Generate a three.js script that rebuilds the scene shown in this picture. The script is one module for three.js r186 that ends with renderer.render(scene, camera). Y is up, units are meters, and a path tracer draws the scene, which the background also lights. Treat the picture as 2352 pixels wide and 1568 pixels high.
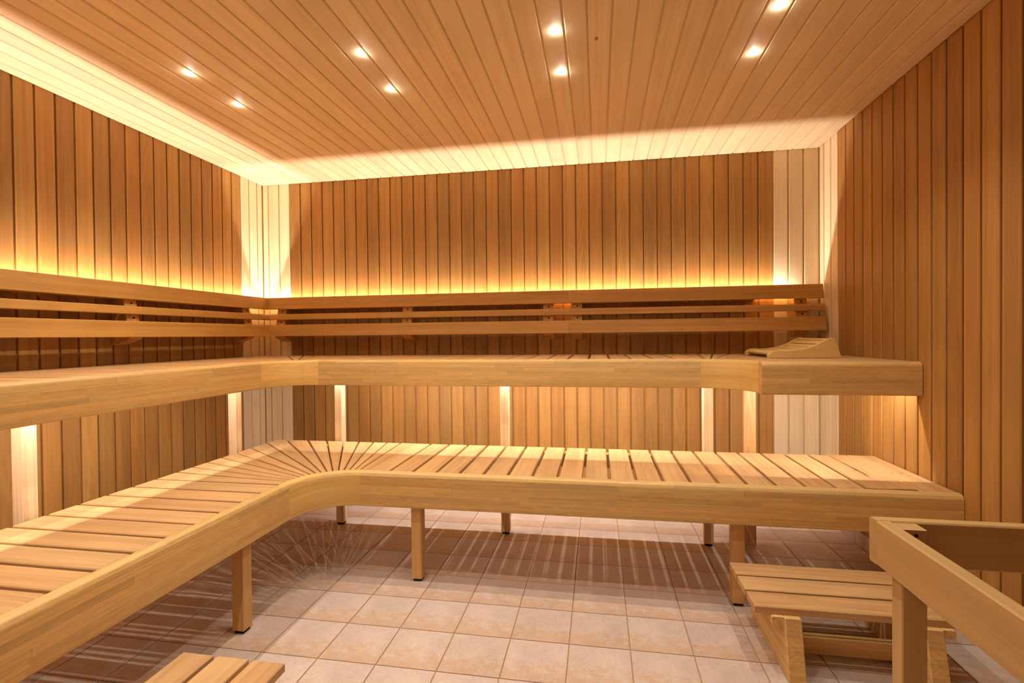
import * as THREE from 'three';
import { mergeGeometries, toCreasedNormals } from 'three/addons/utils/BufferGeometryUtils.js';
import { RectAreaLightUniformsLib } from 'three/addons/lights/RectAreaLightUniformsLib.js';

// ------------------------------------------------------------------ camera, light levels, exposure
const scene = new THREE.Scene();
scene.background = new THREE.Color(0x000000);
const camera = new THREE.PerspectiveCamera(2 * Math.atan(784 / 1138.87) * 180 / Math.PI, 2352 / 1568, 0.02, 30);
camera.rotation.order = 'YXZ';
camera.position.set(2.3218, 1.0509, 3.135);
camera.rotation.set(-0.0117, 0.1717, -0.0104);
scene.add(camera);
const renderer = new THREE.WebGLRenderer({ antialias: true });
renderer.toneMapping = THREE.LinearToneMapping;
renderer.toneMappingExposure = 1.55;
renderer.shadowMap.enabled = true;
RectAreaLightUniformsLib.init();
const LED_COLOR = new THREE.Color().setRGB(1.0, 0.88, 0.78);
const SPOT_COLOR = new THREE.Color().setRGB(1.0, 0.90, 0.78);
const LED_WALL = 225;      // radiance of the strips behind the backrests
const LED_BENCH = 215;     // radiance of the strips under the upper bench
const SPOT_POWER = 0.84;  // candela of each ceiling star light

// ------------------------------------------------------------------ measures (metres)
const MOD = 0.082, H = 2.115, XL = 0.014, XR = 3.5876, ZF = 3.9;
const h1 = 0.474, fh1 = 0.1476, h2 = 0.931, fh2 = 0.136;
const e1 = 1.11, d1 = 1.155, R1 = 0.2;          // lower bench: front faces and inner corner radius
const e2 = 0.64, d2 = 0.685, R2 = 0.195;           // upper bench
const d3 = 0.93, x3 = 2.992, c3x = 2.797;       // deep end of the upper bench
const ZEND = 3.25;                               // where the left benches stop

// ------------------------------------------------------------------ small helpers
function rng(seed) { let a = seed >>> 0; return () => { a = (a + 0x6D2B79F5) | 0; let t = Math.imul(a ^ (a >>> 15), 1 | a); t = (t + Math.imul(t ^ (t >>> 7), 61 | t)) ^ t; return ((t ^ (t >>> 14)) >>> 0) / 4294967296; }; }
const rnd = rng(20231);
const hash = (x, y, s) => { let h = Math.imul(x, 374761393) ^ Math.imul(y, 668265263) ^ Math.imul(s, 2147483647 - 101); h = Math.imul(h ^ (h >>> 13), 1274126177); return ((h ^ (h >>> 16)) >>> 0) / 4294967296; };
function vnoise(x, y, px, py, s) {   // value noise, repeats after px, py cells
  const xi = Math.floor(x), yi = Math.floor(y), fx = x - xi, fy = y - yi;
  const u = fx * fx * (3 - 2 * fx), v = fy * fy * (3 - 2 * fy), w = (i, p) => ((i % p) + p) % p;
  const a = hash(w(xi, px), w(yi, py), s), b = hash(w(xi + 1, px), w(yi, py), s), c = hash(w(xi, px), w(yi + 1, py), s), d = hash(w(xi + 1, px), w(yi + 1, py), s);
  return a + (b - a) * u + (c - a) * v + (a - b - c + d) * u * v;
}
const clamp = (v, a = 0, b = 1) => Math.min(b, Math.max(a, v));
function dataTexture(w, h, fn, srgb = true) {
  const data = new Uint8Array(w * h * 4);
  for (let y = 0; y < h; y++) for (let x = 0; x < w; x++) { const c = fn(x, y), i = (y * w + x) * 4; data[i] = clamp(c[0]) * 255; data[i + 1] = clamp(c[1]) * 255; data[i + 2] = clamp(c[2]) * 255; data[i + 3] = 255; }
  const t = new THREE.DataTexture(data, w, h); t.wrapS = t.wrapT = THREE.RepeatWrapping; t.magFilter = THREE.LinearFilter; t.minFilter = THREE.LinearMipmapLinearFilter; t.generateMipmaps = true;
  if (srgb) t.colorSpace = THREE.SRGBColorSpace; t.needsUpdate = true; return t;
}

// ------------------------------------------------------------------ wood: textures are 0.256 m across the grain and 2.048 m along it
const TU = 0.256, TV = 2.048;
function woodTexture(seed, contrast, streak, flame) {
  return dataTexture(256, 1024, (x, y) => {
    const u = x / 256, v = y / 1024;
    const bend = (vnoise(u * 3, v * 4, 3, 4, seed + 9) - 0.5) * 0.035 + (vnoise(u * 6, v * 14, 6, 14, seed + 8) - 0.5) * 0.006;
    const uu = u + bend;
    let g = (vnoise(uu * 16, v * 3, 16, 3, seed) - 0.5) * 0.55 + (vnoise(uu * 56, v * 5, 56, 5, seed + 1) - 0.5) * 0.45 * streak + (vnoise(uu * 128, v * 24, 128, 24, seed + 2) - 0.5) * 0.28;
    // cathedral figure in soft nested arches
    const ring = Math.sin((Math.abs(((uu * 3) % 1) - 0.5) * 9 + v * 26 + vnoise(u * 5, v * 7, 5, 7, seed + 3) * 6) * 2.1);
    g += ring * flame * clamp(vnoise(u * 3, v * 3, 3, 3, seed + 4) * 2.4 - 0.9);
    g += (vnoise(u * 5, v * 18, 5, 18, seed + 5) - 0.5) * 0.30;
    const pore = vnoise(u * 200, v * 170, 200, 170, seed + 6) > 0.86 ? -0.22 : 0;
    const t = 0.92 + (g + pore * 0.6) * contrast;
    return [t + 0.02, t - 0.004 + (1 - t) * -0.08, t - 0.02 + (1 - t) * -0.2];
  });
}
function glulamTexture(seed) {   // edge-glued staves about 24 mm high, finger-jointed in random lengths
  const staves = 13, joints = [];
  const r = rng(seed);
  for (let i = 0; i < staves; i++) { const cut = []; let p = r() * 0.25; while (p < 1) { cut.push(p); p += 0.14 + r() * 0.3; } joints.push(cut.map((c) => ({ c, tone: (r() - 0.5) * 0.10, hue: (r() - 0.5) * 0.03 }))); }
  return dataTexture(256, 1024, (x, y) => {
    const u = x / 256, v = y / 1024, i = Math.floor(u * staves), list = joints[i];
    let piece = list[list.length - 1]; for (const p of list) if (v >= p.c) piece = p;
    const g = (vnoise(u * 90, v * 6 + piece.c * 4, 90, 1000, seed + i) - 0.5) * 0.09 + (vnoise(u * 40, v * 60, 40, 60, seed + 3) - 0.5) * 0.05 + (vnoise(u * 180, v * 150, 180, 150, seed + 4) - 0.5) * 0.05;
    const edge = (u * staves) % 1, line = edge < 0.05 || edge > 0.95 ? -0.03 : 0;
    const butt = Math.abs(v - piece.c) < 0.0012 ? -0.05 : 0;
    const t = 0.90 + piece.tone + g + line + butt;
    return [t + 0.02 + piece.hue, t, t - 0.03 - piece.hue];
  });
}
const texAlder = [woodTexture(11, 0.15, 0.9, 0.02), woodTexture(47, 0.17, 0.7, 0.14)];
const texAspen = [woodTexture(83, 0.07, 0.7, 0.03), woodTexture(131, 0.09, 0.8, 0.12)];
const texPine = woodTexture(211, 0.17, 1.1, 0.3);
const texGlulam = [glulamTexture(301), glulamTexture(367)];
const woodBump = woodTexture(401, 0.5, 1.3, 0.2); woodBump.colorSpace = THREE.NoColorSpace;
function woodMat(map, rgb, rough = 0.62) {
  const m = new THREE.MeshStandardMaterial({ map, roughness: rough, metalness: 0, bumpMap: woodBump, bumpScale: 0.0004 });
  m.color.setRGB(rgb[0], rgb[1], rgb[2]); return m;
}
const tinted = (maps, base, tones, rough) => tones.map(([k, hue], i) => woodMat(maps[i % maps.length], [base[0] * k * (1 + hue), base[1] * k, base[2] * k * (1 - hue)], rough));
const alder = tinted(texAlder, [0.45, 0.245, 0.062], [[1, 0], [0.9, 0.03], [1.08, -0.02], [0.84, 0.02], [0.98, 0.08], [1.12, 0], [0.93, -0.03], [0.8, 0.06], [1.04, 0.05], [0.97, 0]], 0.58);
const aspen = tinted(texAspen, [0.92, 0.79, 0.53], [[1, 0], [0.95, 0.01], [1.03, -0.01], [0.97, 0.02], [0.93, 0]], 0.6);
const slatWood = tinted(texAlder, [0.60, 0.385, 0.17], [[1, 0], [0.93, 0.02], [1.05, -0.01], [0.9, 0.04], [1.02, 0.03], [0.97, -0.02]], 0.6);
const fasciaWood = tinted(texGlulam, [0.72, 0.48, 0.18], [[1, 0], [0.97, 0.02]], 0.5);
const arcWood = tinted(texAlder, [0.74, 0.50, 0.165], [[1, 0], [1.03, -0.01]], 0.5);
const railWood = tinted(texAlder, [0.62, 0.36, 0.09], [[1, 0], [0.95, 0.02], [1.03, 0]], 0.52);
const legWood = tinted(texAlder, [0.68, 0.43, 0.16], [[1, 0], [0.95, 0.02]], 0.6);
const postWood = woodMat(texPine, [0.86, 0.66, 0.42], 0.6);
const pineWood = woodMat(texPine, [0.74, 0.50, 0.19], 0.6);
const guardWood = woodMat(texAspen[1], [0.55, 0.375, 0.145], 0.55);
const headWood = woodMat(texAspen[1], [0.76, 0.55, 0.20], 0.55);
const black = new THREE.MeshStandardMaterial({ color: 0x15110e, roughness: 0.8 });
const steel = new THREE.MeshStandardMaterial({ color: 0x8d8780, roughness: 0.4, metalness: 0.9 });
const holeMat = new THREE.MeshStandardMaterial({ color: 0x1c0e06, roughness: 0.95 });

// ------------------------------------------------------------------ geometry builders
function fromFaces(quads) {   // quads: [[a,b,c,d], [uv...]] with outward winding
  const pos = [], uv = [];
  for (const [p, t] of quads) for (let i = 1; i + 1 < p.length; i++) for (const k of [0, i, i + 1]) { pos.push(...p[k]); uv.push(...t[k]); }
  const g = new THREE.BufferGeometry(); g.setAttribute('position', new THREE.Float32BufferAttribute(pos, 3)); g.setAttribute('uv', new THREE.Float32BufferAttribute(uv, 2)); g.computeVertexNormals(); return g;
}
const geoCache = new Map();
// a bar with its four long edges chamfered: w across x, t across z (front at +z), length L up y from 0
function bar(w, t, L, c = 0.002, variant = 0) {
  const key = [w, t, L, c, variant].map((v) => v.toFixed(4)).join();
  if (geoCache.has(key)) return geoCache.get(key);
  const a = w / 2, b = t / 2, ou = (variant * 0.3719) % 1, ov = (variant * 0.5413) % 1;
  const ring = [[-a + c, b], [a - c, b], [a, b - c], [a, -b + c], [a - c, -b], [-a + c, -b], [-a, -b + c], [-a, b - c]];
  const q = []; let per = 0;
  for (let i = 0; i < 8; i++) {
    const [x0, z0] = ring[i], [x1, z1] = ring[(i + 1) % 8], len = Math.hypot(x1 - x0, z1 - z0), u0 = per / TU + ou, u1 = (per + len) / TU + ou; per += len;
    q.push([[[x0, 0, z0], [x1, 0, z1], [x1, L, z1], [x0, L, z0]], [[u0, ov], [u1, ov], [u1, L / TV + ov], [u0, L / TV + ov]]]);
  }
  const cap = (y, flip) => { const r = ring.map(([x, z]) => [x, y, z]), t2 = ring.map(([x, z]) => [x / TU * 0.6 + ou, z / TU * 0.6 + ov]); if (!flip) { r.reverse(); t2.reverse(); } q.push([r, t2]); };
  cap(0, true); cap(L, false);
  for (const k of [8, 9]) { /* wind caps outward */ const f = q[k]; const n = new THREE.Vector3().subVectors(new THREE.Vector3(...f[0][1]), new THREE.Vector3(...f[0][0])).cross(new THREE.Vector3().subVectors(new THREE.Vector3(...f[0][2]), new THREE.Vector3(...f[0][0]))); if ((k === 8) === (n.y > 0)) { f[0].reverse(); f[1].reverse(); } }
  const g = fromFaces(q); geoCache.set(key, g); return g;
}
// a flat plate cut to a plan outline, top edges eased; grain along angle dir
function plate(poly, y0, y1, c, dir, variant = 0) {
  let area = 0; for (let i = 0; i < poly.length; i++) { const [x0, z0] = poly[i], [x1, z1] = poly[(i + 1) % poly.length]; area += x0 * z1 - x1 * z0; }
  if (area < 0) poly = poly.slice().reverse();
  const n = poly.length, cx = poly.reduce((s, p) => s + p[0], 0) / n, cz = poly.reduce((s, p) => s + p[1], 0) / n;
  const inset = poly.map((p, i) => {   // move both neighbouring edges inward by c
    const a = poly[(i + n - 1) % n], b = poly[(i + 1) % n];
    const n1 = norm2(a, p), n2 = norm2(p, b), k = c / Math.max(0.35, 1 + n1[0] * n2[0] + n1[1] * n2[1]);
    return [p[0] + (n1[0] + n2[0]) * k, p[1] + (n1[1] + n2[1]) * k];
  });
  const ca = Math.cos(dir), sa = Math.sin(dir), uvp = (x, z) => [((x - cx) * -sa + (z - cz) * ca) / TU + variant * 0.3719, ((x - cx) * ca + (z - cz) * sa) / TV + variant * 0.5413];
  const q = [];
  const top = inset.map(([x, z]) => [x, y1, z]).reverse(); q.push([top, top.map((p) => uvp(p[0], p[2]))]);
  const bot = poly.map(([x, z]) => [x, y0, z]); q.push([bot, bot.map((p) => uvp(p[0], p[2]))]);
  for (let i = 0; i < n; i++) {
    const j = (i + 1) % n, p = poly[i], r = poly[j], a = inset[i], b = inset[j];
    const t = (x, z, d) => { const w = uvp(x, z); return [w[0] + d / TU, w[1]]; };
    q.push([[[p[0], y0, p[1]], [p[0], y1 - c, p[1]], [r[0], y1 - c, r[1]], [r[0], y0, r[1]]], [t(p[0], p[1], y1 - y0), t(p[0], p[1], 0), t(r[0], r[1], 0), t(r[0], r[1], y1 - y0)]]);
    q.push([[[p[0], y1 - c, p[1]], [a[0], y1, a[1]], [b[0], y1, b[1]], [r[0], y1 - c, r[1]]], [t(p[0], p[1], 0), uvp(a[0], a[1]), uvp(b[0], b[1]), t(r[0], r[1], 0)]]);
  }
  return fromFaces(q);
}
function norm2(a, b) { const dx = b[0] - a[0], dz = b[1] - a[1], l = Math.hypot(dx, dz) || 1; return [-dz / l, dx / l]; }
const clipHalf = (poly, f) => { const out = []; for (let i = 0; i < poly.length; i++) { const p = poly[i], r = poly[(i + 1) % poly.length], a = f(p), b = f(r); if (a >= 0) out.push(p); if ((a >= 0) !== (b >= 0)) { const t = a / (a - b); out.push([p[0] + (r[0] - p[0]) * t, p[1] + (r[1] - p[1]) * t]); } } return out; };
// sweep a profile [[outward, y], ...] along a plan path; left of travel is outward
function sweep(profile, path, variant = 0) {
  const per = [0]; for (let i = 1; i < profile.length; i++) per.push(per[i - 1] + Math.hypot(profile[i][0] - profile[i - 1][0], profile[i][1] - profile[i - 1][1]));
  const along = [0]; for (let i = 1; i < path.length; i++) along.push(along[i - 1] + Math.hypot(path[i].x - path[i - 1].x, path[i].z - path[i - 1].z));
  const at = (k, i) => [path[k].x + path[k].nx * profile[i][0], profile[i][1], path[k].z + path[k].nz * profile[i][0]];
  const q = [], m = profile.length - 1;
  for (let k = 0; k + 1 < path.length; k++) for (let i = 0; i < m; i++) {
    const u0 = per[i] / TU + variant * 0.37, u1 = per[i + 1] / TU + variant * 0.37, v0 = along[k] / TV + variant * 0.29, v1 = along[k + 1] / TV + variant * 0.29;
    q.push([[at(k, i), at(k, i + 1), at(k + 1, i + 1), at(k + 1, i)], [[u0, v0], [u1, v0], [u1, v1], [u0, v1]]]);
  }
  for (const [k, flip] of [[0, false], [path.length - 1, true]]) { const f = profile.slice(0, m).map((_, i) => at(k, i)); const t = profile.slice(0, m).map((p) => [p[0] / TU, p[1] / TU]); if (!flip) { f.reverse(); t.reverse(); } q.push([f, t]); }
  let g = fromFaces(q);
  // orient outward
  g.computeBoundingBox(); const p = g.attributes.position, c = new THREE.Vector3();
  let vol = 0; const A = new THREE.Vector3(), B = new THREE.Vector3(), C = new THREE.Vector3(); g.boundingBox.getCenter(c);
  for (let i = 0; i < p.count; i += 3) { A.fromBufferAttribute(p, i).sub(c); B.fromBufferAttribute(p, i + 1).sub(c); C.fromBufferAttribute(p, i + 2).sub(c); vol += A.dot(B.clone().cross(C)); }
  if (vol < 0) for (const name of ['position', 'uv']) { const a = g.attributes[name], s = a.itemSize; for (let i = 0; i < a.count; i += 3) for (let k = 0; k < s; k++) { const t = a.array[(i + 1) * s + k]; a.array[(i + 1) * s + k] = a.array[(i + 2) * s + k]; a.array[(i + 2) * s + k] = t; } }
  g.computeVertexNormals();
  return toCreasedNormals(g, 0.7);
}
const used = new Map();
const numbered = (n) => { const k = used.get(n) || 0; used.set(n, k + 1); return k ? n + '_' + String(k).padStart(3, '0') : n; };
function mesh(name, geo, mat, parent) { const m = new THREE.Mesh(geo, mat); m.name = name; m.castShadow = m.receiveShadow = true; if (parent) parent.add(m); return m; }
function thing(name, label, category, pos = [0, 0, 0], group) { const o = new THREE.Group(); o.name = numbered(name); o.position.set(...pos); o.userData = { label, category }; if (group) o.userData.group = group; scene.add(o); return o; }
function setting(name, label, category) { const o = new THREE.Group(); o.name = name; o.userData = { label, category, kind: 'structure' }; scene.add(o); return o; }
const slab = (name, x0, x1, y0, y1, z0, z1, mat, parent) => { const m = mesh(name, new THREE.BoxGeometry(x1 - x0, y1 - y0, z1 - z0), mat, parent); m.position.set((x0 + x1) / 2, (y0 + y1) / 2, (z0 + z1) / 2); return m; };
// bars laid along an axis: centre of the start end at p, width in the plane of the face
const barY = (name, p, w, t, L, mat, parent, c, v) => { const m = mesh(name, bar(w, t, L, c, v), mat, parent); m.position.set(...p); return m; };
const barX = (name, x0, x1, y, z, hgt, t, mat, parent, c = 0.003, v = 0) => { const m = mesh(name, bar(hgt, t, x1 - x0, c, v), mat, parent); m.position.set(x0, y, z); m.rotation.z = -Math.PI / 2; return m; };   // hgt along y, t along z
const barZ = (name, z0, z1, x, y, wid, t, mat, parent, c = 0.003, v = 0) => { const m = mesh(name, bar(wid, t, z1 - z0, c, v), mat, parent); m.position.set(x, y, z0); m.rotation.x = Math.PI / 2; return m; };    // wid along x, t along y
const pick = (a) => a[Math.floor(rnd() * a.length)];

// ------------------------------------------------------------------ the room: boarded walls, boarded ceiling
const GAP = 0.009, BT = 0.014, BACK = 0.016;
const baseAlder = woodMat(texAlder[0], [0.42, 0.228, 0.058], 0.7), baseAspen = woodMat(texAspen[0], [0.82, 0.68, 0.42], 0.7);
function boardMat(pale) { return pale ? pick(aspen) : pick(alder); }
function boards(group, edges, place, isPale, len, gap = GAP, ease = 0.0022) {
  for (let i = 0; i + 1 < edges.length; i++) {
    const a = edges[i] + gap / 2, b = edges[i + 1] - gap / 2; if (b - a < 0.01) continue;
    const v = Math.floor(rnd() * 6), m = mesh('board', bar(Number((b - a).toFixed(3)), BT, len, ease, v), boardMat(isPale((a + b) / 2)), group);
    place(m, (a + b) / 2);
  }
}
const WTOP = H + 0.012;
{ // back wall, front faces in the plane z = 0
  const g = setting('wall_back', 'back wall clad in vertical red-brown boards with paler boards at both corners', 'wall');
  const s = [XL]; for (let n = 1; n < 46; n++) { const x = (n - 0.28) * MOD; if (x > XL + 0.02 && x < XR - 0.015) s.push(x); } s.push(XR);
  boards(g, s, (m, x) => m.position.set(x, 0, -BT / 2), (x) => x < 0.222 || x > 40.72 * MOD, WTOP);
  slab('base_panel', 0.222, 40.72 * MOD, 0, WTOP, -0.1, -0.009, baseAlder, g);
  slab('base_panel', XL - 0.1, 0.222, 0, WTOP, -0.1, -0.009, baseAspen, g);
  slab('base_panel', 40.72 * MOD, XR + 0.1, 0, WTOP, -0.1, -0.009, baseAspen, g);
}
{ // left wall, front faces at x = XL
  const g = setting('wall_left', 'left wall clad in vertical red-brown boards, pale beside the back corner', 'wall');
  const s = [0]; for (let m = 1; m < 60; m++) { const z = (0.9824 * m - 0.31) * MOD; if (z > 0.02 && z < ZF) s.push(z); } s.push(ZF);
  boards(g, s, (m, z) => { m.position.set(XL - BT / 2, 0, z); m.rotation.y = Math.PI / 2; }, (z) => z < 0.216, WTOP);
  slab('base_panel', XL - 0.1, XL - 0.009, 0, WTOP, 0.216, ZF + 0.1, baseAlder, g);
  slab('base_panel', XL - 0.1, XL - 0.009, 0, WTOP, -0.009, 0.216, baseAspen, g);
}
{ // right wall, front faces at x = XR
  const g = setting('wall_right', 'right wall clad in vertical golden-brown boards, pale beside the back corner', 'wall');
  const s = [0]; for (let m = 1; m < 60; m++) { const z = (1.0181 * m - 0.322) * MOD; if (z > 0.02 && z < ZF) s.push(z); } s.push(ZF);
  boards(g, s, (m, z) => { m.position.set(XR + BT / 2, 0, z); m.rotation.y = -Math.PI / 2; }, (z) => z < 0.224, WTOP);
  slab('base_panel', XR + 0.009, XR + 0.1, 0, WTOP, 0.224, ZF + 0.1, baseAlder, g);
  slab('base_panel', XR + 0.009, XR + 0.1, 0, WTOP, -0.009, 0.224, baseAspen, g);
}
{ // front wall behind the camera
  const g = setting('wall_front', 'front wall clad in pale vertical boards', 'wall');
  const s = []; for (let x = XL; x < XR; x += MOD) s.push(x); s.push(XR);
  boards(g, s, (m, x) => { m.position.set(x, 0, ZF + BT / 2); m.rotation.y = Math.PI; }, () => true, WTOP);
  slab('base_panel', XL - 0.1, XR + 0.1, 0, WTOP, ZF + 0.009, ZF + 0.1, baseAspen, g);
}
{ // ceiling boards run from front to back, undersides at y = H
  const g = setting('ceiling', 'ceiling of pale boards running from front to back', 'ceiling');
  const s = [XL + 0.004]; for (let n = 1; n < 46; n++) { const x = n * MOD; if (x < XR - 0.01) s.push(x); } s.push(XR - 0.004);
  boards(g, s, (m, x) => { m.position.set(x, H + BT / 2, 0.005); m.rotation.set(Math.PI / 2, 0, 0); }, () => true, ZF - 0.01, 0.005, 0.003);
  // one board is butt-jointed
  const jointed = g.children.find((m) => Math.abs(m.position.x - 2.098) < MOD / 2), w = jointed.geometry.boundingBox || (jointed.geometry.computeBoundingBox(), jointed.geometry.boundingBox), wide = w.max.x - w.min.x;
  jointed.geometry = bar(wide, BT, 0.8885, 0.003, 1);
  const second = mesh('board', bar(wide, BT, ZF - 0.90, 0.003, 4), aspen[3], g); second.position.set(jointed.position.x, H + BT / 2, 0.8952); second.rotation.x = Math.PI / 2;
  const knot = mesh('knot', new THREE.CylinderGeometry(0.008, 0.008, 0.0012, 16), woodMat(texPine, [0.42, 0.26, 0.09]), g); knot.scale.set(0.8, 1, 1.5); knot.position.set(2.325, H - 0.0002, 1.314); knot.userData.label = 'small brown knot';
  slab('base_panel', XL - 0.1, XR + 0.1, H + 0.0065, H + 0.1, -0.1, ZF + 0.1, baseAspen, g);
}

// ------------------------------------------------------------------ floor of square tiles, each faintly hollow
const T = 0.2025, TX0 = 1.812, TZ0 = 1.2505;
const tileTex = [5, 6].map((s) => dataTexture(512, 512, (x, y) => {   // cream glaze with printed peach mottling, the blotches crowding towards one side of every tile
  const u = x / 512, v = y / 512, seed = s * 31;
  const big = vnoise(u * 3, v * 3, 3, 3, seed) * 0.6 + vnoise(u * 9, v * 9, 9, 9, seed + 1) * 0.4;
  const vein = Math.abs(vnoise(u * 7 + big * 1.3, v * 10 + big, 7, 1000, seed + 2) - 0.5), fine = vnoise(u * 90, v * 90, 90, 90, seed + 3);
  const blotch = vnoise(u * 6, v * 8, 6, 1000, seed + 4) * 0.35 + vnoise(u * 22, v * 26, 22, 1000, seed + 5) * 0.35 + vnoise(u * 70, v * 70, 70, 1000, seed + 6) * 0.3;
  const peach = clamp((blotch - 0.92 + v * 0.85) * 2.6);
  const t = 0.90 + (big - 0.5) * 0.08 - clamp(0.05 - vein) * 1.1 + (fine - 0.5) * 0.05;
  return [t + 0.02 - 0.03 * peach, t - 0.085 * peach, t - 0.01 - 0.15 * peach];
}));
const tileBump = dataTexture(512, 512, (x, y) => {
  const u = x / 512, v = y / 512, w = vnoise(u * 5, v * 5, 5, 5, 71) * 1.2;
  const crack = Math.abs(vnoise(u * 8 + w, v * 13 + w, 1000, 1000, 72) - 0.5), c2 = Math.abs(vnoise(u * 17 + w, v * 22, 1000, 1000, 75) - 0.5);
  const t = 0.55 + (vnoise(u * 12, v * 12, 12, 12, 73) - 0.5) * 0.35 + (vnoise(u * 60, v * 60, 60, 60, 74) - 0.5) * 0.08 - clamp(0.07 - crack) * 4.5 - clamp(0.05 - c2) * 2.5;
  return [t, t, t];
}, false);
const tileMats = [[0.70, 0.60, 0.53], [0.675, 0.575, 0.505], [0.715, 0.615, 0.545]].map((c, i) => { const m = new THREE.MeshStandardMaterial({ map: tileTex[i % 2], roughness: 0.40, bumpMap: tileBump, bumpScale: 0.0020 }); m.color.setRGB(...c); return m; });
const grout = new THREE.MeshStandardMaterial({ color: 0xb08d62, roughness: 0.95 });
function tileGeo(variant, sx = T, sz = T) {
  const N = 4, hx = (sx - 0.004) / 2, hz = (sz - 0.004) / 2, dip = 0.0016, pos = [], nor = [], uv = [], idx = [];
  const P = (i, j) => { const a = -1 + 2 * i / N, b = -1 + 2 * j / N; return [a, b, dip * (b * b - 1) * 0.5]; };   // faintly hollow from front to back
  for (let j = 0; j <= N; j++) for (let i = 0; i <= N; i++) { const [a, b, y] = P(i, j); pos.push(a * hx, y, b * hz); const n = new THREE.Vector3(0, 1, -dip * b / hz).normalize(); nor.push(n.x, n.y, n.z); uv.push(0.5 + a * 0.48 + variant * 0.17, 0.5 + b * 0.485); }
  for (let j = 0; j < N; j++) for (let i = 0; i < N; i++) { const a = j * (N + 1) + i, b = a + 1, c = a + N + 1, d = c + 1; idx.push(a, c, b, b, c, d); }
  const edge = (p, q, nx, nz) => { const s = pos.length / 3; for (const [x, y, z] of [p, q]) { pos.push(x, y, z, x + nx * 0.001, -0.008, z + nz * 0.001); nor.push(nx, 0, nz, nx, 0, nz); uv.push(0, 0, 0, 0.03); } idx.push(s, s + 1, s + 2, s + 2, s + 1, s + 3); };
  const e = 0; edge([-hx, e, hz], [hx, e, hz], 0, 1); edge([hx, e, -hz], [-hx, e, -hz], 0, -1); edge([hx, e, hz], [hx, e, -hz], 1, 0); edge([-hx, e, -hz], [-hx, e, hz], -1, 0);
  const g = new THREE.BufferGeometry(); g.setAttribute('position', new THREE.Float32BufferAttribute(pos, 3)); g.setAttribute('normal', new THREE.Float32BufferAttribute(nor, 3)); g.setAttribute('uv', new THREE.Float32BufferAttribute(uv, 2)); g.setIndex(idx); return g;
}
{
  const g = setting('floor', 'floor of square pinkish beige stone-look tiles', 'floor');
  slab('grout_bed', XL - 0.1, XR + 0.1, -0.1, -0.0030, -0.1, ZF + 0.1, grout, g);
  const geos = [0, 1, 2, 3, 4, 5].map((v) => tileGeo(v)), rest = [];
  for (let i = -10; i < 10; i++) for (let j = -8; j < 15; j++) {
    let x0 = TX0 + i * T, x1 = x0 + T, z0 = TZ0 + j * T, z1 = z0 + T; x0 = Math.max(x0, XL); x1 = Math.min(x1, XR); z0 = Math.max(z0, 0); z1 = Math.min(z1, ZF);
    if (x1 - x0 < 0.02 || z1 - z0 < 0.02) continue;
    const full = x1 - x0 > T - 0.001 && z1 - z0 > T - 0.001, v = Math.floor(rnd() * 6), geo = full ? geos[v] : tileGeo(v, x1 - x0, z1 - z0), cx = (x0 + x1) / 2, cz = (z0 + z1) / 2;
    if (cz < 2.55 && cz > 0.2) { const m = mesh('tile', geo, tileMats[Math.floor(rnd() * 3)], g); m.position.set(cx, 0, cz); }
    else { const c = geo.clone(); c.translate(cx, 0, cz); rest.push(c); }
  }
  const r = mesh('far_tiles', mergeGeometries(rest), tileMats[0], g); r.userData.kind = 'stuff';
}
{ // tile skirting along the walls
  const skirt = new THREE.MeshStandardMaterial({ color: 0xb9ab9c, roughness: 0.4 });
  const sl = setting('baseboard_left', 'low beige tile skirting along the left wall', 'baseboard'), sr = setting('baseboard_right', 'low beige tile skirting along the right wall', 'baseboard'), sb = setting('baseboard_back', 'low beige tile skirting along the back wall', 'baseboard');
  for (let z = 0.012; z < ZF - 0.2; z += T) { slab('tile', XL + 0.0005, XL + 0.009, 0.002, 0.072, z, z + T - 0.003, skirt, sl); slab('tile', XR - 0.009, XR - 0.0005, 0.002, 0.072, z, z + T - 0.003, skirt, sr); }
  for (let x = XL + 0.012; x < XR - 0.2; x += T) slab('tile', x, x + T - 0.003, 0.002, 0.072, 0.0005, 0.009, skirt, sb);
}

// ------------------------------------------------------------------ benches
const ST = 0.022, GAPS = 0.013, PITCH = 0.1035, FT = 0.034;
const fasciaProfile = (top, hgt, t = FT) => {   // outward 0 = front face; rounded front top edge, eased bottom edge
  const p = [[-t, top - 0.003], [-t + 0.003, top]]; const r = 0.02;
  for (let k = 0; k <= 5; k++) { const a = Math.PI / 2 * (1 - k / 5); p.push([-r + r * Math.cos(a), top - r + r * Math.sin(a)]); }
  p.push([0, top - hgt + 0.004], [-0.004, top - hgt], [-t, top - hgt], [-t, top - 0.003]); return p;
};
const straightX = (x0, x1, z) => [{ x: x0, z, nx: 0, nz: 1 }, { x: x1, z, nx: 0, nz: 1 }];
const straightZ = (z0, z1, x) => [{ x, z: z0, nx: 1, nz: 0 }, { x, z: z1, nx: 1, nz: 0 }];
function arcPath(cx, cz, r, a0, a1, n = 14) { const p = []; for (let k = 0; k <= n; k++) { const a = a0 + (a1 - a0) * k / n; p.push({ x: cx + r * Math.cos(a), z: cz + r * Math.sin(a), nx: -Math.cos(a), nz: -Math.sin(a) }); } return p; }
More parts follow.
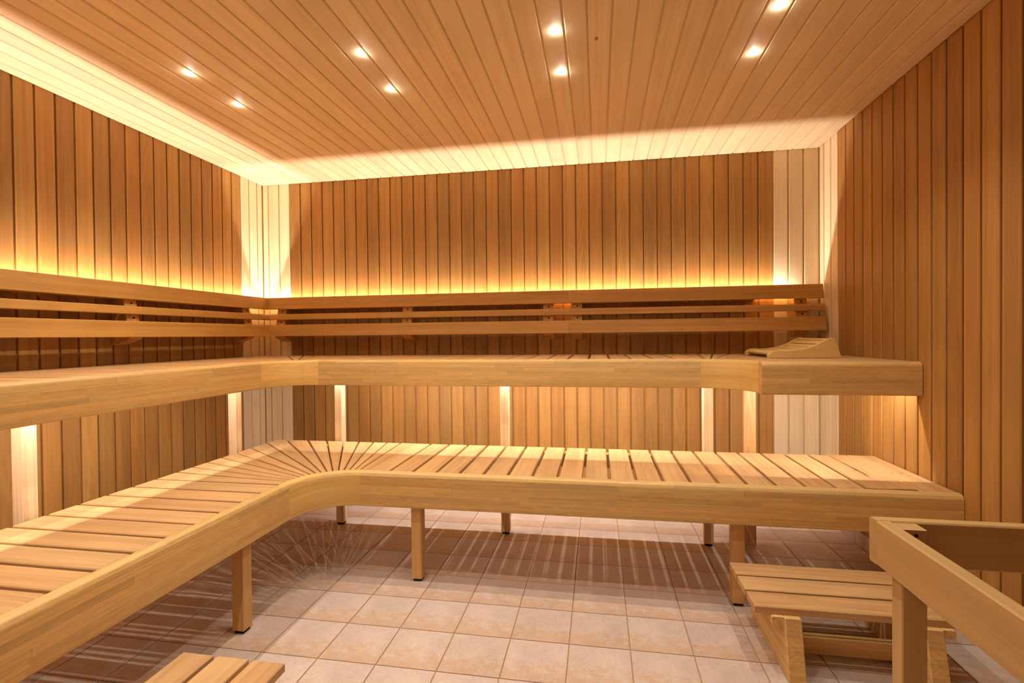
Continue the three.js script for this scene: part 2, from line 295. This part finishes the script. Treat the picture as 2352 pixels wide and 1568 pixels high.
// wedge slats round an inner corner: angles measured from -z, sign -1 fans to the left, +1 to the right
function fan(group, cx, cz, rin, sign, from, to, count, clip, top, gap0) {
  for (let k = 0; k < count; k++) {
    const a0 = from + (to - from) * k / count, a1 = from + (to - from) * (k + 1) / count;
    const ray = (a, r, off) => { const dx = sign * Math.sin(a), dz = -Math.cos(a); return [cx + dx * r + off * (sign * Math.cos(a)), cz + dz * r + off * Math.sin(a)]; };
    const g0 = gap0 / 2 * 0.55, g1 = gap0 / 2;
    let poly = [ray(a0, rin, g0), ray(a0, 1.9, g1 * 1.4), ray(a1, 1.9, -g1 * 1.4), ray(a1, rin, -g0)];
    for (const f of clip) poly = clipHalf(poly, f);
    if (poly.length < 3) continue;
    const am = (a0 + a1) / 2;
    mesh('slat', plate(poly, top - ST, top, 0.002, Math.atan2(-Math.cos(am), sign * Math.sin(am)), k + 1), slatWood[(k * 5 + 1) % slatWood.length], group);
  }
}
const rect = (x0, x1, z0, z1) => [[x0, z0], [x1, z0], [x1, z1], [x0, z1]];
{ // ---------------- lower bench
  const g = thing('lower_bench', 'lower L-shaped slatted bench with rounded inner corner standing on square legs', 'bench');
  const xi = 0.517, zi = 0.590, cx = e1 + R1, cz = d1 + R1, top = h1, deg = Math.PI / 180;
  // straight slats on the back run (grain from back to front)
  let k = 0;
  for (let x = 1.3345; x < 3.36; x += PITCH, k++) mesh('slat', plate(rect(x, x + PITCH - GAPS, zi, d1 - FT - (x > 3.25 ? 0.013 : x > 3.14 ? 0.006 : 0.001)), top - ST, top, 0.0025, Math.PI / 2, k), slatWood[(k * 7 + 2) % slatWood.length], g);
  mesh('slat', plate(rect(3.376 + 0.001, 3.467, zi - 0.012, d1 - FT - 0.018), top - ST, top, 0.002, Math.PI / 2, 5), slatWood[1], g);
  mesh('slat', plate(rect(3.469, XR - 0.004, zi - 0.012, d1 - FT - 0.001), top - ST, top, 0.002, Math.PI / 2, 9), slatWood[2], g);
  for (const [x, z] of [[3.497, 0.888], [3.532, 0.885]]) { const p = mesh('plug', new THREE.CylinderGeometry(0.0055, 0.0055, 0.001, 14), woodMat(texPine, [0.55, 0.22, 0.09]), g); p.position.set(x, top + 0.0001, z); p.userData.label = 'reddish wooden screw plug'; }
  // left run
  k = 0;
  for (let z = 1.277; z < ZEND - 0.1; z += PITCH, k++) {
    let poly = rect(xi, e1 - FT - 0.001, z, z + PITCH - GAPS);
    if (k === 0) { const rr = R1 + FT + 0.001, a = 84.3 * deg; poly = [[xi, cz - (cx - xi) / Math.tan(a)], [cx - rr * Math.sin(a), cz - rr * Math.cos(a)], [e1 - FT - 0.001, cz], [e1 - FT - 0.001, z + PITCH - GAPS], [xi, z + PITCH - GAPS]]; }
    mesh('slat', plate(poly, top - ST, top, 0.0025, 0, k + 3), slatWood[(k * 5) % slatWood.length], g);
  }
  fan(g, cx, cz, R1 + FT + 0.001, -1, 3.9 * deg, 83.6 * deg, 14, [(p) => p[0] - xi, (p) => p[1] - zi], top, 0.0105);
  // filler wedge between the fan and the first straight slat of the back run
  mesh('slat', plate([[1.2655, zi], [1.3335, zi], [1.3335, d1 - FT - 0.001], [cx - Math.sin(3.9 * deg) * (R1 + FT) + 0.004, cz - (R1 + FT) * Math.cos(3.9 * deg)]], top - ST, top, 0.001, Math.PI / 2, 4), slatWood[3], g);
  // fascias
  const pf = fasciaProfile(top, fh1);
  mesh('fascia', sweep(pf, straightX(cx, XR - 0.002, d1), 1), fasciaWood[0], g);
  mesh('fascia', sweep(pf, straightZ(cz, ZEND, e1), 4), fasciaWood[1], g);
  const pa = fasciaProfile(top, fh1);
  mesh('curved_fascia', sweep(pa, arcPath(cx, cz, R1, Math.PI, Math.PI * 1.5), 2), arcWood[0], g).userData.label = 'bent inner corner piece of the bench front';
  // frame under the slats
  const fr = legWood[1], yR = top - ST - 0.0355;
  barX('frame_rail', 0.60, XR - 0.01, yR, zi, 0.07, 0.04, fr, g); barX('frame_rail', cx - 0.05, XR - 0.01, yR, d1 - FT - 0.05, 0.07, 0.04, fr, g);
  barZ('frame_rail', zi + 0.06, ZEND - 0.03, xi + 0.032, yR, 0.04, 0.07, fr, g); barZ('frame_rail', cz - 0.05, ZEND - 0.03, e1 - FT - 0.05, yR, 0.04, 0.07, fr, g);
  for (const x of [1.547, 2.8475, 3.45]) barZ('cross_rail', zi + 0.021, d1 - FT - 0.071, x, yR, 0.04, 0.06, fr, g);
  for (const z of [1.5555, 2.55, 3.1]) barX('cross_rail', xi + 0.053, e1 - FT - 0.071, yR, z, 0.06, 0.04, fr, g);
  // legs with black feet
  const leg = (x, z, m) => { const l = barY('leg', [x, 0.012, z], 0.046, 0.046, top - ST - 0.012 - 0.0005, m, g, 0.002, 2); const f = slab('foot', -0.017, 0.017, -0.012, 0, -0.017, 0.017, black, l); f.userData.label = 'black foot pad'; };
  leg(1.547, d1 - FT - 0.0235 + 0.0095 - 0.0095, legWood[0]); leg(2.8475, d1 - FT - 0.0235, legWood[1]); leg(e1 - FT - 0.0235, 1.5555, legWood[0]); leg(e1 - FT - 0.0235, 2.55, legWood[1]);
}
{ // ---------------- upper bench
  const g = thing('upper_bench', 'upper slatted bench along the left and back walls with a deeper right end', 'bench');
  const top = h2, cx = e2 + R2, cz = d2 + R2, wi = XL + 0.03, zi = 0.03, deg = Math.PI / 180;
  let k = 0;
  for (let x = 0.9345; x < 2.68; x += PITCH, k++) mesh('slat', plate(rect(x, x + PITCH - GAPS, zi, d2 - FT - 0.001), top - ST, top, 0.0025, Math.PI / 2, k), slatWood[(k * 5 + 3) % slatWood.length], g);
  mesh('slat', plate(rect(e2 + R2 + 0.003, 0.9215, zi, d2 - FT - 0.001), top - ST, top, 0.002, Math.PI / 2, 2), slatWood[0], g);
  mesh('slat', plate(rect(2.7005, c3x + 0.006, zi, d2 - FT - 0.001), top - ST, top, 0.002, Math.PI / 2, 7), slatWood[4], g);
  k = 0;
  for (let z = cz + 0.01; z < ZEND - 0.1; z += PITCH, k++) mesh('slat', plate(rect(wi, e2 - FT - 0.001, z, z + PITCH - GAPS), top - ST, top, 0.0025, 0, k + 1), slatWood[(k * 7 + 1) % slatWood.length], g);
  fan(g, cx, cz, R2 + FT + 0.001, -1, 0.6 * deg, 90 * deg, 15, [(p) => p[0] - wi, (p) => p[1] - zi, (p) => e2 + R2 - p[0]], top, 0.0105);
  const RR = x3 - c3x;
  fan(g, c3x, d2 + RR, RR + FT + 0.001, 1, 1 * deg, 90 * deg, 15, [(p) => XR - 0.012 - p[0], (p) => p[1] - zi, (p) => p[0] - c3x - 0.007], top, 0.0105);
  mesh('slat', plate(rect(x3 + 0.038, XR - 0.012, d2 + RR + 0.008, d3 - 0.046), top - ST, top, 0.002, 0, 3), slatWood[2], g);
  const pf = fasciaProfile(top, fh2);
  mesh('fascia', sweep(pf, straightX(cx, c3x, d2), 2), fasciaWood[0], g);
  mesh('fascia', sweep(pf, straightZ(cz, ZEND, e2), 5), fasciaWood[1], g);
  mesh('fascia', sweep(fasciaProfile(top, fh2, 0.045), straightX(x3, XR - 0.003, d3), 7), fasciaWood[1], g);
  mesh('curved_fascia', sweep(pf, arcPath(cx, cz, R2, Math.PI, Math.PI * 1.5), 1), arcWood[1], g).userData.label = 'bent corner piece joining the left and back bench fronts';
  const right = arcPath(c3x, d2 + RR, RR, Math.PI * 1.5, Math.PI * 2); right.push({ x: x3, z: d3 - 0.0455, nx: -1, nz: 0 });
  mesh('curved_fascia', sweep(pf, right, 6), arcWood[0], g).userData.label = 'bent front piece leading to the deep right end of the bench';
  const fr = legWood[1], yR = top - ST - 0.0255;
  barX('frame_rail', 0.66, XR - 0.02, yR, 0.085, 0.05, 0.04, fr, g); barX('frame_rail', 0.80, 2.78, yR, 0.28, 0.05, 0.04, fr, g);
  barZ('frame_rail', 0.13, ZEND - 0.03, XL + 0.085, yR, 0.04, 0.05, fr, g); barZ('frame_rail', cz, ZEND - 0.03, 0.28, yR, 0.04, 0.05, fr, g);
  // posts: pale square timber from the floor up to the bench
  const post = (x, z, y0 = 0.012) => { const p = barY('post', [x, y0, z], 0.045, 0.045, top - ST - 0.052 - y0, postWood, g, 0.003, Math.floor(x * 10) % 6); if (y0 < 0.02) slab('foot', -0.017, 0.017, -0.012, 0, -0.017, 0.017, black, p); };
  post(0.8835, 0.5455); post(1.831, 0.5455); post(2.8545, 0.5455);
  post(0.4775, 0.869); post(0.4775, 1.8195); post(0.4775, 2.75);
  barY('post', [3.048, 0.012, 0.545], 0.054, 0.04, top - ST - 0.052 - 0.012, woodMat(texPine, [0.80, 0.50, 0.24]), g, 0.003, 3).userData.label = 'orange-toned post under the deep end';
}

// ------------------------------------------------------------------ backrests: three rails on shaped brackets, a ledge behind for the light strip
const RAILS = [[1.326, 1.245], [1.212, 1.173], [1.140, 1.062]];
const frontAt = (y) => 0.078 + (1.326 - y) * 0.19;       // the backrest leans: its foot stands further from the wall
const RT = 0.02;
function railGeo(len, yt, yb, s0, s1, variant) {   // slanted board; local x along the wall, z away from the wall; s0, s1 mitre factors at the ends
  const zt = frontAt(yt), zb = frontAt(yb), c = 0.003;
  const prof = [[yt, zt - RT], [yt, zt - c], [yt - c, zt], [yb + c, zb], [yb, zb - c], [yb, zb - RT]];
  const A = prof.map(([y, z]) => [s0 * z, y, z]), B = prof.map(([y, z]) => [len - s1 * z, y, z]), q = []; let per = 0;
  for (let i = 0; i < 6; i++) { const j = (i + 1) % 6, d = Math.hypot(prof[j][0] - prof[i][0], prof[j][1] - prof[i][1]), u0 = per / TU + variant * 0.37, u1 = (per + d) / TU + variant * 0.37; per += d; q.push([[A[i], A[j], B[j], B[i]], [[u0, 0], [u1, 0], [u1, len / TV], [u0, len / TV]]]); }
  q.push([A.slice().reverse(), A.slice().reverse().map((p) => [p[1] / TU, p[2] / TU])], [B, B.map((p) => [p[1] / TU, p[2] / TU])]);
  return fromFaces(q);
}
function bracketGeo(w) {   // block against the wall whose underside slopes back to the wall
  const s = new THREE.Shape(); const p = [[0.0005, 1.246], [frontAt(1.246) - RT - 0.001, 1.246], [frontAt(1.062) - RT - 0.001, 1.062], [frontAt(1.062) - RT - 0.004, 1.054], [0.03, 1.028], [0.0005, 1.026]];
  s.moveTo(...p[0]); for (const k of p.slice(1)) s.lineTo(...k); s.closePath();
  const g = new THREE.ExtrudeGeometry(s, { depth: w, bevelEnabled: true, bevelThickness: 0.002, bevelSize: 0.002, bevelOffset: -0.002, bevelSegments: 1 });
  g.translate(0, 0, -w / 2); g.rotateY(-Math.PI / 2); // profile x -> local z
  const uv = g.attributes.uv, pos = g.attributes.position; for (let i = 0; i < uv.count; i++) uv.setXY(i, (pos.getX(i) + pos.getZ(i)) / TU, pos.getY(i) / TV); return g;
}
const bracketShape = bracketGeo(0.062), holeShape = new THREE.CylinderGeometry(0.0045, 0.0045, 0.006, 12);
function backrest(label, origin, turn, len, s0, s1, brackets, ledges, variant) {
  const g = thing('backrest', label, 'backrest', origin, 'slatted backrests above the upper bench'); g.rotation.y = turn;
  RAILS.forEach(([yt, yb], i) => mesh('rail', railGeo(len, yt, yb, s0, s1, variant + i * 2), railWood[(variant + i) % 3], g));
  for (const x of brackets) {
    const b = mesh('bracket', bracketShape, railWood[1], g); b.position.x = x;
    for (const y of [1.228, 1.157]) { const h = mesh('screw_hole', holeShape, holeMat, b); h.position.set(0.004, y, frontAt(y) - RT - 0.001); h.rotation.x = Math.PI / 2; }
  }
  for (const [a, b] of ledges) { const l = slab('ledge', a, b, 1.2475, 1.2545, 0.0008, frontAt(1.25) - RT - 0.0015, railWood[2], g); l.userData.label = 'narrow shelf behind the top rail carrying the light strip'; }
  return g;
}
const JX = 2.152;
backrest('left-wall backrest of three long horizontal rails', [XL, 0, ZEND], Math.PI / 2, ZEND, 0, 1, [ZEND - 0.275, ZEND - 1.08, ZEND - 2.1, ZEND - 3.05], [[0.02, ZEND - 0.25]], 0);
backrest('back-wall backrest between the left corner and the joint of the rails', [XL, 0, 0], 0, JX - XL - 0.0006, 1, 0, [0.19, 1.09, 2.008], [[0.16, 2.04]], 1);
backrest('back-wall backrest on the right, ending beside the right wall', [JX + 0.0006, 0, 0], 0, 3.574 - JX, 0, 0, [0.012 + 0.031, 1.305], [[0.012, 1.08]], 2);

// ------------------------------------------------------------------ light strips
const ledMat = new THREE.MeshStandardMaterial({ color: 0xfff1dc, emissive: LED_COLOR, emissiveIntensity: 6, roughness: 0.5 });
const tapeMat = new THREE.MeshStandardMaterial({ color: 0xf2ede2, roughness: 0.6 });
function ledStrip(label, p, q, up, radiance, group, lean = 0) {   // p, q: ends of the strip; up: emits upwards, else downwards
  const a = new THREE.Vector3(...p), b = new THREE.Vector3(...q), len = a.distanceTo(b), mid = a.clone().lerp(b, 0.5);
  const o = thing('light_strip', label, 'light strip', mid.toArray(), group), ang = Math.atan2(-(b.z - a.z), b.x - a.x), s = up ? 1 : -1; o.rotation.order = 'YXZ'; o.rotation.set(lean, ang, 0);
  const tape = mesh('tape', new THREE.BoxGeometry(len, 0.003, 0.010), tapeMat, o); tape.position.y = -s * 0.0016;
  const glow = mesh('lit_face', new THREE.BoxGeometry(len, 0.0012, 0.008), ledMat, tape); glow.position.y = s * 0.0021;
  const l = new THREE.RectAreaLight(LED_COLOR, radiance, len, 0.008); l.name = 'strip_light'; l.position.y = s * 0.0035; l.rotation.x = s > 0 ? Math.PI / 2 : -Math.PI / 2; o.add(l);
  return o;
}
const SY = 1.2595, SZ = 0.030;
ledStrip('light strip on the ledge behind the left-wall backrest', [XL + SZ, SY, 0.10], [XL + SZ, SY, ZEND - 0.03], true, LED_WALL, 'strips behind the backrests');
ledStrip('light strip on the ledge behind the long back-wall backrest', [XL + 0.10, SY, SZ], [2.13, SY, SZ], true, LED_WALL, 'strips behind the backrests');
ledStrip('light strip on the ledge behind the right back-wall backrest', [2.165, SY, SZ], [3.42, SY, SZ], true, LED_WALL, 'strips behind the backrests');
const UY = 0.893;
ledStrip('light strip under the left run of the upper bench', [0.580, UY, d2 + R2 + 0.02], [0.580, UY, ZEND - 0.05], false, LED_BENCH * 0.6, 'strips under the upper bench', -0.6);
ledStrip('light strip under the back run of the upper bench', [e2 + R2 + 0.02, UY, 0.600], [c3x - 0.01, UY, 0.600], false, LED_BENCH, 'strips under the upper bench', 0.6);
ledStrip('light strip under the deep end of the upper bench', [x3 + 0.06, UY, 0.852], [XR - 0.03, UY, 0.852], false, LED_BENCH, 'strips under the upper bench', 0.6);

// ------------------------------------------------------------------ star lights in the ceiling
const lensMat = new THREE.MeshStandardMaterial({ color: 0xffffff, emissive: SPOT_COLOR, emissiveIntensity: 110, roughness: 0.3 });
const lensShape = new THREE.SphereGeometry(0.0085, 20, 12), rimShape = new THREE.TorusGeometry(0.0090, 0.0006, 6, 24);
function starLight(x, z, label) {
  const o = thing('ceiling_light', label, 'ceiling light', [x, H, z], 'star lights in the ceiling');
  const lens = mesh('lens', lensShape, lensMat, o); lens.position.y = -0.002; lens.castShadow = false;
  const rim = mesh('rim', rimShape, steel, o); rim.rotation.x = Math.PI / 2; rim.position.y = -0.0008;
  const l = new THREE.SpotLight(SPOT_COLOR, SPOT_POWER, 0, 1.05, 0.7, 2); l.name = 'star_light'; l.position.y = -0.013; l.target.position.set(0, -1, 0); l.target.name = 'star_light_aim'; l.castShadow = true; l.shadow.radius = 0.15; o.add(l, l.target);
}
const LX = [0.721, 1.458, 2.185, 2.914], where = ['above the left bench', 'left of the middle', 'right of the middle', 'near the right wall'];
LX.forEach((x, i) => { starLight(x, 1.11, 'small bright ceiling light of the back row, ' + where[i]); starLight(x, 1.385, 'small bright ceiling light of the second row, ' + where[i]); });
LX.forEach((x, i) => starLight(x, 1.95, 'small bright ceiling light of the third row, ' + where[i]));
LX.slice(0, 2).forEach((x, i) => { starLight(x, 2.79, 'added unseen fill light in a fourth ceiling row, ' + where[i]); starLight(x, 3.065, 'added unseen fill light in the ceiling row nearest the front wall, ' + where[i]); });  // added rows out of view: fill that raises the light bounced to the ceiling

// ------------------------------------------------------------------ headrest on the deep end of the upper bench
{
  const g = thing('headrest', 'wooden slatted headrest with curved sides lying on the upper bench', 'headrest', [3.115, h2 + 0.0005, 0.615]);
  const L = 0.318, pts = [[0, 0.016], [0.04, 0.028], [0.12, 0.0365], [0.3, 0.035], [0.5, 0.044], [0.65, 0.060], [0.8, 0.086], [0.88, 0.0945], [1, 0.095]];
  const line = new THREE.CatmullRomCurve3(pts.map(([t, y]) => new THREE.Vector3(t * 10, y, 0)), false, 'catmullrom', 0.3).getPoints(400);
  const curve = (t) => { let best = line[0]; for (const p of line) if (Math.abs(p.x / 10 - t) < Math.abs(best.x / 10 - t)) best = p; return best.y; };
  const side = (z) => {
    const s = new THREE.Shape(); s.moveTo(0, 0); for (let k = 0; k <= 30; k++) { const t = k / 30 * 0.88; s.lineTo(t * L, curve(t)); } s.lineTo(0.905 * L, 0.094); s.lineTo(L, 0); s.closePath();
    const e = new THREE.ExtrudeGeometry(s, { depth: 0.022, bevelEnabled: true, bevelThickness: 0.002, bevelSize: 0.002, bevelOffset: -0.002, bevelSegments: 2 });
    const uv = e.attributes.uv, pos = e.attributes.position; for (let i = 0; i < uv.count; i++) uv.setXY(i, pos.getY(i) / TU, pos.getX(i) / TV); e.translate(0, 0, z - 0.022); return e;
  };
  mesh('side_panel', side(0), headWood, g); mesh('side_panel', side(-0.36), headWood, g);
  for (let k = 0; k < 9; k++) { const t = 0.05 + k * 0.098, t2 = t + 0.05, y0 = curve(t), y1 = curve(t2), m = mesh('slat', bar(0.027, 0.010, 0.3355, 0.0015, k), headWood, g); m.position.set((t + 0.025) * L, (y0 + y1) / 2 - 0.0095, -0.0222); m.rotation.set(-Math.PI / 2, 0, 0); m.rotation.order = 'ZYX'; m.rotation.set(-Math.PI / 2, 0, Math.atan2(y1 - y0, 0.05 * L)); }
}

// ------------------------------------------------------------------ step stools
function stool(label, pos, turn, len) {   // local x along the slats, z across; top at 0.2
  const g = thing('step_stool', label, 'stool', pos, 'low slatted step stools'); g.rotation.y = turn;
  for (let k = 0; k < 3; k++) mesh('slat', plate(rect(0, len, k * 0.1055, k * 0.1055 + 0.0925), 0.2 - 0.022, 0.2, 0.0025, 0, k + 1), slatWood[(k * 2 + 3) % 6], g);
  for (const [x, s] of [[0.082, -1], [len - 0.082 - 0.044, 1]]) {
    // broad plank on edge whose ends flare towards the foot
    const s2 = new THREE.Shape(); const p = [[0.04, 0.001], [0.362, 0.001], [0.324, 0.1775], [0.0, 0.1775]]; p[0][0] = -0.02; s2.moveTo(...p[0]); for (const q of p.slice(1)) s2.lineTo(...q); s2.closePath();
    const e = new THREE.ExtrudeGeometry(s2, { depth: 0.044, bevelEnabled: true, bevelThickness: 0.002, bevelSize: 0.002, bevelOffset: -0.002, bevelSegments: 1 });
    const uv = e.attributes.uv, ps = e.attributes.position; for (let i = 0; i < uv.count; i++) uv.setXY(i, ps.getY(i) / TU, ps.getX(i) / TV + ps.getZ(i) / TU); e.rotateY(-Math.PI / 2); e.translate(0.044, 0, 0);
    const m = mesh('leg', e, pineWood, g); m.position.x = x;
    barZ('cleat', 0.004, 0.318, s < 0 ? x - 0.0185 : x + 0.044 + 0.0185, 0.1655, 0.036, 0.024, pineWood, g);
  }
  barX('stretcher', 0.1265, len - 0.1265, 0.043, 0.209, 0.055, 0.03, pineWood, g, 0.003, 2);
  return g;
}
stool('low three-slat stool beside the guard rail, on pale plank legs', [2.798, 0, 1.186], 0, 0.59);
stool('low three-slat stool cut off at the bottom left, slats pointing to the back wall', [1.5065, 0, 1.968], -Math.PI / 2, 0.62);

// ------------------------------------------------------------------ guard rail in the right foreground
{
  const g = thing('guard_rail', 'wooden corner guard rail on square posts in the right foreground', 'guard rail', [2.902, 0, 1.941]);
  const y = 0.6025, RH = 0.095, RW = 0.028, zEnd = 0.86;
  barX('rail', 0.0, XR - 2.902 - 0.003, y, RW / 2, RH, RW, guardWood, g, 0.003, 1);
  barZ('rail', RW + 0.0003, zEnd, RW / 2, y, RW, RH, guardWood, g, 0.003, 4);
  const post = (x, z) => { const p = barY('post', [x, 0.002, z], 0.046, 0.038, 0.645, guardWood, g, 0.002, 2); const h = mesh('screw_hole', new THREE.CylinderGeometry(0.004, 0.004, 0.003, 12), holeMat, p); h.position.set(0.002, 0.634, 0.0186); h.rotation.x = Math.PI / 2; };
  post(RW + 0.0235, RW + 0.0195); post(RW + 0.0235, zEnd - 0.06); post(XR - 2.902 - 0.04, RW + 0.0195);
}

renderer.render(scene, camera);
